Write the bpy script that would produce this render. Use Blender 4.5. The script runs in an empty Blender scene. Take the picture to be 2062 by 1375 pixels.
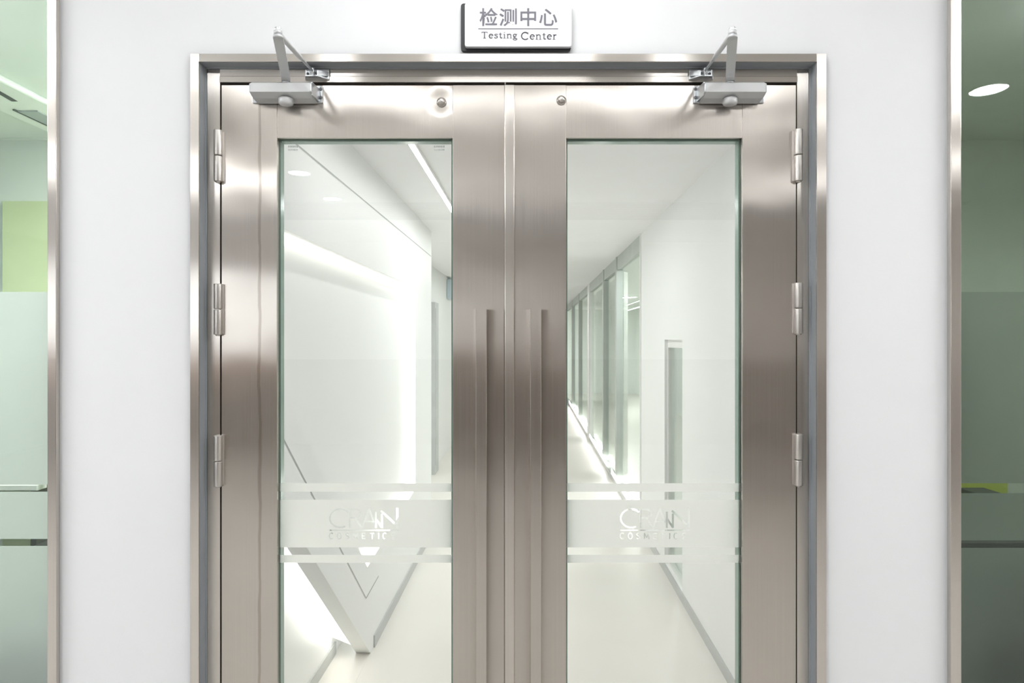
import bpy, bmesh, math, random
from mathutils import Vector, geometry
random.seed(7)
C = bpy.context.scene.collection
SC = bpy.context.scene

# ------------------------------------------------------------------ camera, world, exposure
D, H, F = 1.774, 1.5, 1375.0          # camera to door plane, eye height, focal length in pixels (2062 px wide)
U0, V0 = 1031.0, 684.0
cam = bpy.data.cameras.new('camera'); cam_o = bpy.data.objects.new('camera', cam); C.objects.link(cam_o)
cam_o.location = (0, -D, H); cam_o.rotation_euler = (math.radians(90), 0, 0)
cam.sensor_width = 36; cam.lens = 36 * F / 2062.0; cam.shift_y = -3.5 / 2062.0
cam.clip_start = 0.02
SC.camera = cam_o
w = bpy.data.worlds.new('world'); SC.world = w; w.use_nodes = True
w.node_tree.nodes['Background'].inputs[0].default_value = (0.93, 0.96, 1.0, 1)
w.node_tree.nodes['Background'].inputs[1].default_value = 5.2
SC.view_settings.view_transform = 'Standard'; SC.view_settings.look = 'None'
SC.view_settings.gamma = 1.0; SC.view_settings.use_curve_mapping = False
SC.view_settings.exposure = 0.09
SC.cycles.use_denoising = True
SC.cycles.sample_clamp_indirect = 6.0
SC.cycles.caustics_reflective = False; SC.cycles.caustics_refractive = False
SC.cycles.max_bounces = 14; SC.cycles.transparent_max_bounces = 24
SC.cycles.diffuse_bounces = 6; SC.cycles.glossy_bounces = 6

LAMP_W = 6.0          # one downlight of the front room
PANEL_W = 23.0         # one added fill panel of the front room
CORR_W = 23.0          # corridor ceiling line
YAW = math.atan(39 / F)  # the corridor runs off slightly to the side of the door's normal

def X(u, y): return (u - U0) / F * (y + D)
def Z(v, y): return H + (V0 - v) / F * (y + D)
def CW(p):   # corridor frame (lateral, distance from the eye, height) -> world
    L, t, z = p
    return (L * math.cos(YAW) + t * math.sin(YAW), -D - L * math.sin(YAW) + t * math.cos(YAW), z)

# ------------------------------------------------------------------ materials
def mat(name):
    m = bpy.data.materials.new(name); m.use_nodes = True
    return m, m.node_tree.nodes, m.node_tree.links, m.node_tree.nodes['Principled BSDF']
def set_in(n, **k):
    for a, v in k.items():
        n.inputs[a.replace('_', ' ')].default_value = v
def noise(N, Lk, scale, detail=3, vec=None, stretch=(1, 1, 1)):
    g = N.new('ShaderNodeNewGeometry'); mp = N.new('ShaderNodeMapping'); mp.inputs['Scale'].default_value = stretch
    Lk.new(g.outputs['Position'], mp.inputs['Vector'])
    n = N.new('ShaderNodeTexNoise'); n.inputs['Scale'].default_value = scale; n.inputs['Detail'].default_value = detail
    Lk.new(mp.outputs[0], n.inputs['Vector']); return n
def ramp(N, Lk, src, stops):
    r = N.new('ShaderNodeValToRGB'); e = r.color_ramp.elements
    for i, (p, c) in enumerate(stops):
        el = e[i] if i < 2 else e.new(p)
        el.position = p; el.color = (*c, 1) if len(c) == 3 else c
    Lk.new(src, r.inputs[0]); return r
def plain(name, col, rough=0.5, metal=0.0, var=0.04, scale=5, spec=0.5, bump=0.0):
    m, N, Lk, b = mat(name)
    n = noise(N, Lk, scale)
    lo = tuple(max(0, c * (1 - var)) for c in col); hi = tuple(min(1, c * (1 + var)) for c in col)
    r = ramp(N, Lk, n.outputs['Fac'], [(0.3, lo), (0.7, hi)])
    Lk.new(r.outputs[0], b.inputs['Base Color'])
    set_in(b, Roughness=rough, Metallic=metal); b.inputs['Specular IOR Level'].default_value = spec
    if bump:
        n2 = noise(N, Lk, 300, 4); bp = N.new('ShaderNodeBump'); bp.inputs['Distance'].default_value = bump
        Lk.new(n2.outputs['Fac'], bp.inputs['Height']); Lk.new(bp.outputs[0], b.inputs['Normal'])
    return m
def steel(name, grain='z', col=(0.595, 0.548, 0.505), rough=0.25, warp=0.0006, stain=False, aniso=1.0, dent=None):
    m, N, Lk, b = mat(name)
    st = (320, 320, 2.0) if grain == 'z' else (2.0, 320, 320)
    n = noise(N, Lk, 1.0, 2, stretch=st)
    big = noise(N, Lk, 2.2, 3)
    r = ramp(N, Lk, n.outputs['Fac'], [(0.25, tuple(c * 0.965 for c in col)), (0.75, tuple(min(1, c * 1.035) for c in col))])
    colour = r.outputs[0]
    if stain:   # a dried drip running down the outer stile, with a smudge at its foot
        g = N.new('ShaderNodeNewGeometry'); sx = N.new('ShaderNodeSeparateXYZ'); Lk.new(g.outputs['Position'], sx.inputs[0])
        wob = noise(N, Lk, 6.0, 4, stretch=(0, 0, 1)); ma = N.new('ShaderNodeMath'); ma.operation = 'MULTIPLY_ADD'
        Lk.new(wob.outputs['Fac'], ma.inputs[0]); ma.inputs[1].default_value = 0.02; Lk.new(sx.outputs['X'], ma.inputs[2])
        d = N.new('ShaderNodeMath'); d.operation = 'ADD'; Lk.new(ma.outputs[0], d.inputs[0]); d.inputs[1].default_value = 0.6555 - 0.010
        ab = N.new('ShaderNodeMath'); ab.operation = 'ABSOLUTE'; Lk.new(d.outputs[0], ab.inputs[0])
        wid = noise(N, Lk, 3.0, 3, stretch=(0, 0, 1))
        dv = N.new('ShaderNodeMath'); dv.operation = 'DIVIDE'; Lk.new(ab.outputs[0], dv.inputs[0])
        wm = N.new('ShaderNodeMath'); wm.operation = 'MULTIPLY'; Lk.new(wid.outputs['Fac'], wm.inputs[0]); wm.inputs[1].default_value = 0.013
        Lk.new(wm.outputs[0], dv.inputs[1])
        mk = ramp(N, Lk, dv.outputs[0], [(0.35, (0.74, 0.72, 0.70)), (0.75, (1, 1, 1))])
        mx = N.new('ShaderNodeMix'); mx.data_type = 'RGBA'; mx.blend_type = 'MULTIPLY'; mx.inputs['Factor'].default_value = 1
        Lk.new(colour, mx.inputs['A']); Lk.new(mk.outputs[0], mx.inputs['B']); colour = mx.outputs['Result']
    Lk.new(colour, b.inputs['Base Color'])
    mr = N.new('ShaderNodeMapRange'); mr.inputs['To Min'].default_value = rough * 0.88; mr.inputs['To Max'].default_value = rough * 1.12
    Lk.new(n.outputs['Fac'], mr.inputs['Value']); Lk.new(mr.outputs[0], b.inputs['Roughness'])
    set_in(b, Metallic=1.0, Anisotropic=aniso)
    t = N.new('ShaderNodeTangent'); t.direction_type = 'UV_MAP'; t.uv_map = 'UVMap'; Lk.new(t.outputs[0], b.inputs['Tangent'])
    if warp:
        wv = noise(N, Lk, 5.0, 1); bp = N.new('ShaderNodeBump'); bp.inputs['Distance'].default_value = warp * 10
        bp.inputs['Strength'].default_value = 0.35
        Lk.new(wv.outputs['Fac'], bp.inputs['Height']); Lk.new(bp.outputs[0], b.inputs['Normal'])
        if dent:   # the sheet is pulled in round a fixing
            g = N.new('ShaderNodeNewGeometry'); vd = N.new('ShaderNodeVectorMath'); vd.operation = 'DISTANCE'; vd.inputs[1].default_value = dent
            Lk.new(g.outputs['Position'], vd.inputs[0])
            mp = N.new('ShaderNodeMapRange'); mp.interpolation_type = 'SMOOTHSTEP'; mp.inputs['From Max'].default_value = 0.045; Lk.new(vd.outputs['Value'], mp.inputs['Value'])
            b2 = N.new('ShaderNodeBump'); b2.inputs['Distance'].default_value = 0.0011; b2.inputs['Strength'].default_value = 1.0
            Lk.new(mp.outputs[0], b2.inputs['Height']); Lk.new(bp.outputs[0], b2.inputs['Normal']); Lk.new(b2.outputs[0], b.inputs['Normal'])
    return m
def glass(name, tint, ior=1.5):
    m, N, Lk, b = mat(name); N.remove(b); o = N['Material Output']
    tr = N.new('ShaderNodeBsdfTransparent'); tr.inputs[0].default_value = (*tint, 1)
    gl = N.new('ShaderNodeBsdfGlossy'); gl.inputs['Roughness'].default_value = 0.0; gl.inputs[0].default_value = (0.95, 1, 0.97, 1)
    fr = N.new('ShaderNodeFresnel'); ge = N.new('ShaderNodeNewGeometry')
    im = N.new('ShaderNodeMix'); im.inputs['A'].default_value = ior; im.inputs['B'].default_value = 1 / ior   # same reflectance from either side of the sheet
    Lk.new(ge.outputs['Backfacing'], im.inputs['Factor']); Lk.new(im.outputs['Result'], fr.inputs[0])
    ns = noise(N, Lk, 1.2, 1); bp = N.new('ShaderNodeBump'); bp.inputs['Distance'].default_value = 0.0006; bp.inputs['Strength'].default_value = 0.05
    Lk.new(ns.outputs['Fac'], bp.inputs['Height']); Lk.new(bp.outputs[0], gl.inputs['Normal'])
    mx = N.new('ShaderNodeMixShader'); Lk.new(fr.outputs[0], mx.inputs[0]); Lk.new(tr.outputs[0], mx.inputs[1]); Lk.new(gl.outputs[0], mx.inputs[2])
    Lk.new(mx.outputs[0], o.inputs[0]); return m
def film(name, trans, refl, clear=0.0):
    m, N, Lk, b = mat(name); N.remove(b); o = N['Material Output']
    tl = N.new('ShaderNodeBsdfTranslucent'); df = N.new('ShaderNodeBsdfDiffuse')
    n = noise(N, Lk, 900, 2)
    r = ramp(N, Lk, n.outputs['Fac'], [(0.3, tuple(c * 0.98 for c in trans)), (0.7, trans)])
    Lk.new(r.outputs[0], tl.inputs[0]); df.inputs[0].default_value = (*refl, 1)
    a = N.new('ShaderNodeAddShader'); Lk.new(tl.outputs[0], a.inputs[0]); Lk.new(df.outputs[0], a.inputs[1])
    tp = N.new('ShaderNodeBsdfTransparent'); mx = N.new('ShaderNodeMixShader'); mx.inputs[0].default_value = clear
    Lk.new(a.outputs[0], mx.inputs[1]); Lk.new(tp.outputs[0], mx.inputs[2]); Lk.new(mx.outputs[0], o.inputs[0]); return m
def glow(name, col, s):
    m, N, Lk, b = mat(name); set_in(b, Roughness=0.4)
    b.inputs['Base Color'].default_value = (*col, 1); b.inputs['Emission Color'].default_value = (*col, 1); b.inputs['Emission Strength'].default_value = s
    return m

M = {
 'wall': plain('white_wall_paint', (0.865, 0.868, 0.885), 0.55, var=0.012, scale=1.6, spec=0.3, bump=0.0001),
 'back_wall': plain('warm_white_paint', (0.82, 0.785, 0.755), 0.6, var=0.02, scale=2),
 'dado': plain('dark_wall_panel', (0.38, 0.34, 0.31), 0.5, var=0.1, scale=3),
 'ceil': plain('ceiling_paint', (0.90, 0.90, 0.90), 0.7, var=0.01),
 'carpet': plain('dark_grey_green_carpet', (0.07, 0.085, 0.07), 0.9, var=0.2, scale=30),
 'peach': plain('peach_panel', (0.85, 0.52, 0.36), 0.5, var=0.03),
 'floor_front': plain('greige_floor', (0.57, 0.55, 0.525), 0.4, var=0.06, scale=2),
 'steel_v': steel('brushed_steel_upright', 'z'),
 'steel_stain': steel('brushed_steel_stained', 'z', stain=True),
 'steel_dent': steel('brushed_steel_dented', 'z', warp=0.0009, dent=(X(888, 0), 0.0, Z(203, 0))),
 'steel_rail': steel('brushed_steel_rail', 'z', warp=0.0009),
 'steel_h': steel('brushed_steel_level', 'x', col=(0.68, 0.635, 0.59), warp=0.0003),
 'steel_frame': steel('brushed_steel_frame_upright', 'z', col=(0.68, 0.635, 0.59), warp=0.0002),
 'hinge': steel('hinge_steel', 'z', col=(0.64, 0.61, 0.58), rough=0.36, warp=0, aniso=0.3),
 'reveal_grey': plain('blue_grey_reveal', (0.34, 0.36, 0.38), 0.45, var=0.08),
 'black': plain('black_board', (0.011, 0.011, 0.014), 0.4, var=0.1),
 'gap': plain('dark_rubber_stop', (0.012, 0.011, 0.014), 0.6),
 'silver': plain('silver_lacquer', (0.66, 0.665, 0.67), 0.38, metal=0.25, var=0.02),
 'zinc': plain('zinc_plate', (0.62, 0.64, 0.66), 0.3, metal=0.85, var=0.06, scale=40),
 'zinc_dark': plain('dark_screw_steel', (0.18, 0.18, 0.19), 0.35, metal=0.8),
 'sign_white': plain('white_acrylic', (0.86, 0.86, 0.885), 0.5, var=0.008),
 'sign_ink': plain('purple_grey_ink', (0.16, 0.155, 0.19), 0.5, var=0.04),
 'pane': glass('clear_pane', (0.972, 0.982, 0.976)),
 'glass_edge': plain('green_glass_edge', (0.20, 0.30, 0.25), 0.15, var=0.1, spec=0.8),
 'glass_left': glass('green_tinted_pane', (0.90, 0.93, 0.912)),
 'glass_right': glass('dark_green_tinted_pane', (0.845, 0.888, 0.855)),
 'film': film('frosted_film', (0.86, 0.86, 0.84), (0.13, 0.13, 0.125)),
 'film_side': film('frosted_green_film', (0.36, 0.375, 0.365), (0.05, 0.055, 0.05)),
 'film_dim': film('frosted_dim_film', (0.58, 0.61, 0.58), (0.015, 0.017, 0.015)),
 'cor_wall': plain('corridor_white_paint', (0.87, 0.875, 0.865), 0.5, var=0.012, scale=1.2, spec=0.3),
 'cor_panel': plain('corridor_gloss_panel', (0.86, 0.865, 0.855), 0.32, var=0.012, scale=1.2),
 'cor_ceil': plain('corridor_ceiling_paint', (0.89, 0.89, 0.885), 0.7, var=0.01),
 'cor_floor': plain('corridor_vinyl', (0.78, 0.745, 0.70), 0.3, var=0.025, scale=1.5, spec=0.4),
 'skirt': plain('grey_skirting', (0.50, 0.51, 0.50), 0.4, var=0.03),
 'groove': plain('grey_joint', (0.42, 0.43, 0.42), 0.6, var=0.03),
 'led': glow('led_diffuser', (1.0, 0.985, 0.94), 4.0),
 'led_soft': glow('led_soft_diffuser', (1.0, 0.99, 0.94), 2.4),
 'led_top': glow('led_cove_diffuser', (1.0, 0.985, 0.93), 3.0),
 'diffuser': glow('lamp_diffuser', (1.0, 0.99, 0.97), 5.0),
 'diffuser_dim': glow('dimmed_lamp_diffuser', (1.0, 0.99, 0.97), 2.0),
 'led_low': glow('led_floor_diffuser', (1.0, 0.99, 0.96), 9.0),
 'white_post': plain('white_post_paint', (0.82, 0.82, 0.80), 0.4, var=0.01),
 'grey_post': plain('grey_green_post', (0.48, 0.51, 0.48), 0.4, var=0.05),
 'dark_grey': plain('dark_grey_plastic', (0.16, 0.17, 0.165), 0.5, var=0.1),
 'mid_grey': plain('mid_grey_panel', (0.55, 0.57, 0.56), 0.5, var=0.05),
 'blind': plain('grey_green_fabric', (0.64, 0.665, 0.61), 0.8, var=0.12, scale=8),
 'pale_blue': plain('pale_blue_plate', (0.55, 0.66, 0.72), 0.4, var=0.03),
 'green': plain('green_wall_paint', (0.58, 0.66, 0.40), 0.6, var=0.02),
 'olive': plain('olive_panel', (0.55, 0.60, 0.12), 0.5, var=0.06),
 'office_wall': plain('office_wall_paint', (0.74, 0.78, 0.74), 0.6, var=0.01),
 'dark_wall': plain('dim_office_paint', (0.82, 0.85, 0.78), 0.7, var=0.03),
 'vent_white': plain('white_vent_plastic', (0.84, 0.87, 0.84), 0.4, var=0.01),
 'vent_dark': plain('dark_vent_slot', (0.05, 0.065, 0.06), 0.6),
 'vent_grey': plain('grey_vent_slot', (0.36, 0.40, 0.40), 0.5),
 'ink_light': plain('pale_grey_print', (0.40, 0.43, 0.42), 0.6),
 'chair_black': plain('black_chair_frame', (0.03, 0.035, 0.03), 0.4),
 'desk': plain('white_desk_laminate', (0.75, 0.76, 0.73), 0.4, var=0.02),
}

# ------------------------------------------------------------------ mesh helpers
class MB:
    def __init__(s, tf=None): s.v = []; s.f = []; s.m = []; s.sm = []; s.tf = tf
    def add(s, pts, faces, mi=0, smooth=False):
        b = len(s.v)
        s.v += [tuple(s.tf(p)) if s.tf else tuple(p) for p in pts]
        for f in faces: s.f.append([b + i for i in f]); s.m.append(mi); s.sm.append(smooth)
    def box(s, x0, x1, y0, y1, z0, z1, mi=0):
        p = [(x, y, z) for z in (z0, z1) for y in (y0, y1) for x in (x0, x1)]
        s.add(p, [(0, 2, 3, 1), (4, 5, 7, 6), (0, 1, 5, 4), (2, 6, 7, 3), (0, 4, 6, 2), (1, 3, 7, 5)], mi)
    def bbox(s, x0, x1, y0, y1, z0, z1, b=0.001, mi=0):
        """a box with chamfered edges"""
        bm = bmesh.new(); bmesh.ops.create_cube(bm, size=1)
        for v in bm.verts: v.co = ((x0 + x1) / 2 + v.co.x * (x1 - x0), (y0 + y1) / 2 + v.co.y * (y1 - y0), (z0 + z1) / 2 + v.co.z * (z1 - z0))
        bmesh.ops.bevel(bm, geom=list(bm.edges), offset=b, segments=2, profile=0.5, affect='EDGES')
        s.frombm(bm, mi)
    def frombm(s, bm, mi=0, smooth=False):
        bm.verts.index_update()
        s.add([v.co[:] for v in bm.verts], [[v.index for v in f.verts] for f in bm.faces], mi, smooth); bm.free()
    def extrude(s, poly, place, a, b, mi=0, caps=True):
        """poly: 2D outline; place(p, q, w) -> 3D; extruded w from a to b"""
        n = len(poly)
        pts = [place(p, q, a) for p, q in poly] + [place(p, q, b) for p, q in poly]
        fs = [(i, (i + 1) % n, n + (i + 1) % n, n + i) for i in range(n)]
        if caps: fs += [tuple(range(n - 1, -1, -1)), tuple(range(n, 2 * n))]
        s.add(pts, fs, mi)
    def lathe(s, prof, o, axis='z', n=28, mi=0, smooth=True):
        """prof: (radius, height) from one end to the other"""
        pts = []
        for r, h in prof:
            for i in range(n):
                a = 2 * math.pi * i / n; c, d = r * math.cos(a), r * math.sin(a)
                pts.append({'z': (o[0] + c, o[1] + d, o[2] + h), 'y': (o[0] + c, o[1] + h, o[2] + d), 'x': (o[0] + h, o[1] + c, o[2] + d)}[axis])
        fs = [(k * n + i, k * n + (i + 1) % n, (k + 1) * n + (i + 1) % n, (k + 1) * n + i) for k in range(len(prof) - 1) for i in range(n)]
        s.add(pts, fs, mi, smooth); b = len(s.v) - len(pts)
        for k in (0, len(prof) - 1):
            s.f.append([b + k * n + i for i in range(n)]); s.m.append(mi); s.sm.append(False)
    def tube(s, a, b, ra, rb=None, n=16, mi=0):
        a, b = Vector(a), Vector(b); rb = ra if rb is None else rb
        d = (b - a).normalized(); q = d.to_track_quat('Z', 'Y'); pts = []
        for p, r in ((a, ra), (b, rb)):
            for i in range(n):
                an = 2 * math.pi * i / n; pts.append(p + q @ Vector((r * math.cos(an), r * math.sin(an), 0)))
        s.add(pts, [(i, (i + 1) % n, n + (i + 1) % n, n + i) for i in range(n)], mi, True)
        s.add(pts[:n], [tuple(range(n))], mi); s.add(pts[n:], [tuple(range(n))], mi)
    def bar(s, a, b, wv, hv, mi=0):
        """box along a-b; wv and hv are the half-width vectors"""
        a, b, wv, hv = map(Vector, (a, b, wv, hv))
        p = [q + i * wv + j * hv for q in (a, b) for j in (-1, 1) for i in (-1, 1)]
        s.add(p, [(0, 2, 3, 1), (4, 5, 7, 6), (0, 1, 5, 4), (2, 6, 7, 3), (0, 4, 6, 2), (1, 3, 7, 5)], mi)
    def build(s, name, mats, parent=None, grain='z', origin=None):
        if not isinstance(mats, (list, tuple)): mats = [mats]
        if origin is None:
            if parent is not None:
                origin = Vector(parent['_o'])
            else:
                xs = [Vector(p) for p in s.v]
                origin = Vector((sum(p.x for p in xs) / len(xs), sum(p.y for p in xs) / len(xs), min(p.z for p in xs)))
        origin = Vector(origin)
        me = bpy.data.meshes.new(name)
        me.from_pydata([tuple(Vector(p) - origin) for p in s.v], [], s.f)
        bm = bmesh.new(); bm.from_mesh(me)
        bmesh.ops.recalc_face_normals(bm, faces=bm.faces)
        uv = bm.loops.layers.uv.new('UVMap'); g = Vector((0, 0, 1)) if grain == 'z' else Vector((1, 0, 0))
        for f in bm.faces:
            t = g.cross(f.normal)
            if t.length < 0.2: t = Vector((1, 0, 0)) if grain == 'z' else Vector((0, 1, 0))
            t = (t - f.normal * t.dot(f.normal)).normalized(); b2 = f.normal.cross(t)
            for l in f.loops: l[uv].uv = (l.vert.co.dot(t), l.vert.co.dot(b2))
        bm.to_mesh(me); bm.free()
        for m in mats: me.materials.append(m)
        for p, mi, sm in zip(me.polygons, s.m, s.sm): p.material_index = mi; p.use_smooth = sm
        o = bpy.data.objects.new(name, me); C.objects.link(o)
        if parent is not None:
            o.parent = parent; o.location = origin - Vector(parent['_o'])
        else:
            o.location = origin
        o['_o'] = tuple(origin)
        return o

def thing(name, label, cat, loc, group=None, kind=None):
    o = bpy.data.objects.new(name, None); C.objects.link(o); o.location = loc; o['_o'] = tuple(loc); o.empty_display_size = 0.05
    return tag(o, label, cat, group, kind)
def tag(o, label, cat, group=None, kind=None):
    o['label'] = label; o['category'] = cat
    if group: o['group'] = group
    if kind: o['kind'] = kind
    return o
def struct(o, label, cat): return tag(o, label, cat, kind='structure')

def strip(pts, width, closed=False):
    """2D polyline -> list of quads (one for each segment, lengthened a little so that joints overlap)"""
    out = []; n = len(pts); rng = range(n if closed else n - 1)
    for i in rng:
        a, b = Vector(pts[i]), Vector(pts[(i + 1) % n]); d = (b - a)
        if d.length < 1e-6: continue
        d.normalize(); nrm = Vector((-d.y, d.x)) * width / 2
        e0 = d * width * (0.25 if (i > 0 or closed) else 0); e1 = d * width * (0.25 if (i < n - 2 or closed) else 0)
        out.append([a - e0 - nrm, b + e1 - nrm, b + e1 + nrm, a - e0 + nrm])
    return out
def arc(cx, cy, rx, ry, a0, a1, n=14):
    return [(cx + rx * math.cos(math.radians(a0 + (a1 - a0) * i / n)), cy + ry * math.sin(math.radians(a0 + (a1 - a0) * i / n))) for i in range(n + 1)]

# ------------------------------------------------------------------ front room: floor, ceiling, walls
WY, WB = -0.025, 0.125              # front and rear face of the wall that holds the doors
RZ = 2.9
m = MB(); m.box(-6.6, 5, -8, WB, -0.06, 0); struct(m.build('floor', M['floor_front']), 'greige floor of the front room before the steel doors', 'floor')
m = MB(); m.box(-6.6, 5, -8, WB, RZ, RZ + 0.06); struct(m.build('ceiling', M['ceil']), 'white ceiling of the front room with round downlights', 'ceiling')
TLX, TRX = X(113, -0.04), X(1915, -0.04)       # wall ends at the steel corner trims
FL, FR = X(383, -0.04), X(1664, -0.04)          # outer edges of the door frame
FT = Z(108, -0.04)
m = MB(); e = 0.006
m.box(TLX, FL + e, WY, WB, 0, RZ); m.box(FR - e, TRX, WY, WB, 0, RZ); m.box(FL + e, FR - e, WY, WB, FT - e, RZ)
struct(m.build('wall_front', M['wall']), 'white painted wall around the steel double doors', 'wall')
m = MB(); m.box(-6.7, -6.6, -8, WB, 0, RZ); struct(m.build('wall_left', M['wall']), 'white side wall of the front room', 'wall')
m = MB(); m.box(5, 5.1, -8, WB, 0, RZ); struct(m.build('wall_right', M['back_wall']), 'warm white side wall of the front room', 'wall')
m = MB(); yb = -8.0; wx0, wx1, wz0, wz1 = -6.3, -3.5, 1.35, 2.55
m.box(-6.6, wx0, yb - 0.15, yb, 0, RZ); m.box(wx1, 5, yb - 0.15, yb, 0, RZ); m.box(wx0, wx1, yb - 0.15, yb, 0, wz0); m.box(wx0, wx1, yb - 0.15, yb, wz1, RZ)
struct(m.build('wall_back', M['back_wall']), 'warm white rear wall of the front room with a wide window', 'wall')
m = MB(); m.box(wx1 + 0.02, 5, yb, yb + 0.02, 0, 1.22); m.box(-6.6, wx1 + 0.02, yb, yb + 0.02, 0, 0.92)
struct(m.build('baseboard_back', M['dado']), 'dark panelling along the foot of the rear wall', 'baseboard')
win = thing('window_1', 'wide daylight window in the rear wall of the front room', 'window', ((wx0 + wx1) / 2, yb, wz0), kind='structure')
m = MB()
for a, b, c, d in ((wx0, wx1, wz0, wz0 + 0.05), (wx0, wx1, wz1 - 0.05, wz1), (wx0, wx0 + 0.05, wz0, wz1), (wx1 - 0.05, wx1, wz0, wz1), ((wx0 + wx1) / 2 - 0.025, (wx0 + wx1) / 2 + 0.025, wz0, wz1)):
    m.box(a, b, yb - 0.11, yb - 0.05, c, d)
m.build('window_frame', M['white_post'], win)
m = MB(); m.box(wx0 + 0.05, wx1 - 0.05, yb - 0.085, yb - 0.079, wz0 + 0.05, wz1 - 0.05); m.build('window_pane', M['pane'], win)

m = MB(); m.box(wx0 - 0.1, wx1 + 0.1, yb, yb + 0.03, 0.92, wz0 - 0.02); struct(m.build('trim_6', M['peach']), 'peach coloured wall panel below the rear window', 'trim')

t = thing('ceiling_vent', 'added dark slatted strip across the front room ceiling, mirrored in the steel', 'ceiling strip', (0.6, -5.6, RZ))  # added to put a dark band into the steel's reflection
m = MB()
for i in range(9): m.box(-3.2, 4.6, -6.0 + 0.1 * i, -5.94 + 0.1 * i, RZ - 0.03, RZ - 0.004)
m.build('slat', M['dark_grey'], t)
m = MB(); m.box(-3.25, 4.65, -6.05, -5.15, RZ - 0.003, RZ - 0.0005); m.build('backing', M['black'], t)

# ceiling downlights (seen as reflections in the steel and in the panes)
def downlight(x, y, z, r, watts, label, group, proto=[None], name='ceiling_light'):
    t = thing(name, label, 'ceiling light', (x, y, z), group)
    m = MB(); m.lathe([(r + 0.018, 0.0), (r + 0.018, -0.006), (r + 0.004, -0.010), (r, -0.004), (r, 0.0)], (x, y, z), n=32); m.build('trim_ring', M['white_post'], t)
    m = MB(); m.lathe([(r - 0.001, -0.0052), (r - 0.001, -0.0035)], (x, y, z), n=32); m.build('diffuser', M['diffuser'], t)
    l = bpy.data.lights.new('lamp', 'AREA'); l.shape = 'DISK'; l.size = 2 * r; l.energy = watts; l.color = (0.95, 0.98, 1.0)
    lo = bpy.data.objects.new('lamp', l); C.objects.link(lo); lo.parent = t; lo.location = (0, 0, -0.006)
    return t
for x, y, wt, lab in ((-0.95, -2.05, 1, 'round white downlight mirrored above the stained door leaf'), (0.86, -2.05, 1, 'round white downlight mirrored above the unstained door leaf'),
                      (2.66, -2.05, 1, 'round white downlight mirrored in the dark green pane'), (-1.78, -3.9, 0.7, 'round white downlight mirrored high in the stained leaf pane'),
                      (-1.78, -4.95, 0.5, 'round white downlight farther back, mirrored faintly in the stained leaf pane')):
    downlight(x, y, RZ, 0.085, LAMP_W * wt, lab, 'round downlights in the front room ceiling')
for x, PY, wt, lab in ((-2.9, -0.72, 1, 'added white fill panel near the door wall, on the window side'), (2.9, -0.72, 1, 'added white fill panel near the door wall, on the side away from the window'),
                       (0.0, -0.72, 0.15, 'added white fill panel nearest the sign above the doors'),
                       (-3.1, -3.9, 1.4, 'added white fill panel farther from the door wall, on the window side'), (3.1, -3.9, 0.55, 'added white fill panel farther from the door wall, away from the window')):
    t = thing('fill_panel', lab, 'ceiling light', (x, PY, RZ - (0.22 if PY > -2 else 0)), 'added fill panels of the front room')  # unseen panels added to brighten the wall, ceiling and steel
    m = MB()
    hx = (0.6 if x else 0.3) if PY > -2 else 0.2; pz = RZ - (0.22 if PY > -2 else 0.0)
    for a, b, c, d in ((x - hx - 0.03, x + hx + 0.03, PY - 0.33, PY - 0.3), (x - hx - 0.03, x + hx + 0.03, PY + 0.3, PY + 0.33), (x - hx - 0.03, x - hx, PY - 0.3, PY + 0.3), (x + hx, x + hx + 0.03, PY - 0.3, PY + 0.3)): m.box(a, b, c, d, pz - 0.014, pz)
    if pz < RZ:
        for wx in (x - hx + 0.1, x + hx - 0.1): m.tube((wx, PY - 0.31, pz), (wx, PY - 0.31, RZ), 0.002, n=8); m.tube((wx, PY + 0.31, pz), (wx, PY + 0.31, RZ), 0.002, n=8)
    m.build('frame', M['white_post'], t)
    m = MB(); m.box(x - hx, x + hx, PY - 0.3, PY + 0.3, pz - 0.0072, pz - 0.0045); m.build('diffuser', M['diffuser' if x else 'diffuser_dim'], t)
    l = bpy.data.lights.new('lamp', 'AREA'); l.shape = 'RECTANGLE'; l.size = 2 * hx - 0.01; l.size_y = 0.59; l.energy = PANEL_W * wt; l.color = (0.95, 0.98, 1.0)
    lo = bpy.data.objects.new('lamp', l); C.objects.link(lo); lo.parent = t; lo.location = (0, 0, -0.008)
    if pz < RZ:
        l2 = l.copy(); l2.energy = PANEL_W * wt * 1.3; lo = bpy.data.objects.new('lamp', l2); C.objects.link(lo); lo.parent = t; lo.location = (0, 0, -0.004); lo.rotation_euler = (math.pi, 0, 0)  # added upward lamp that brightens the ceiling

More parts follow.
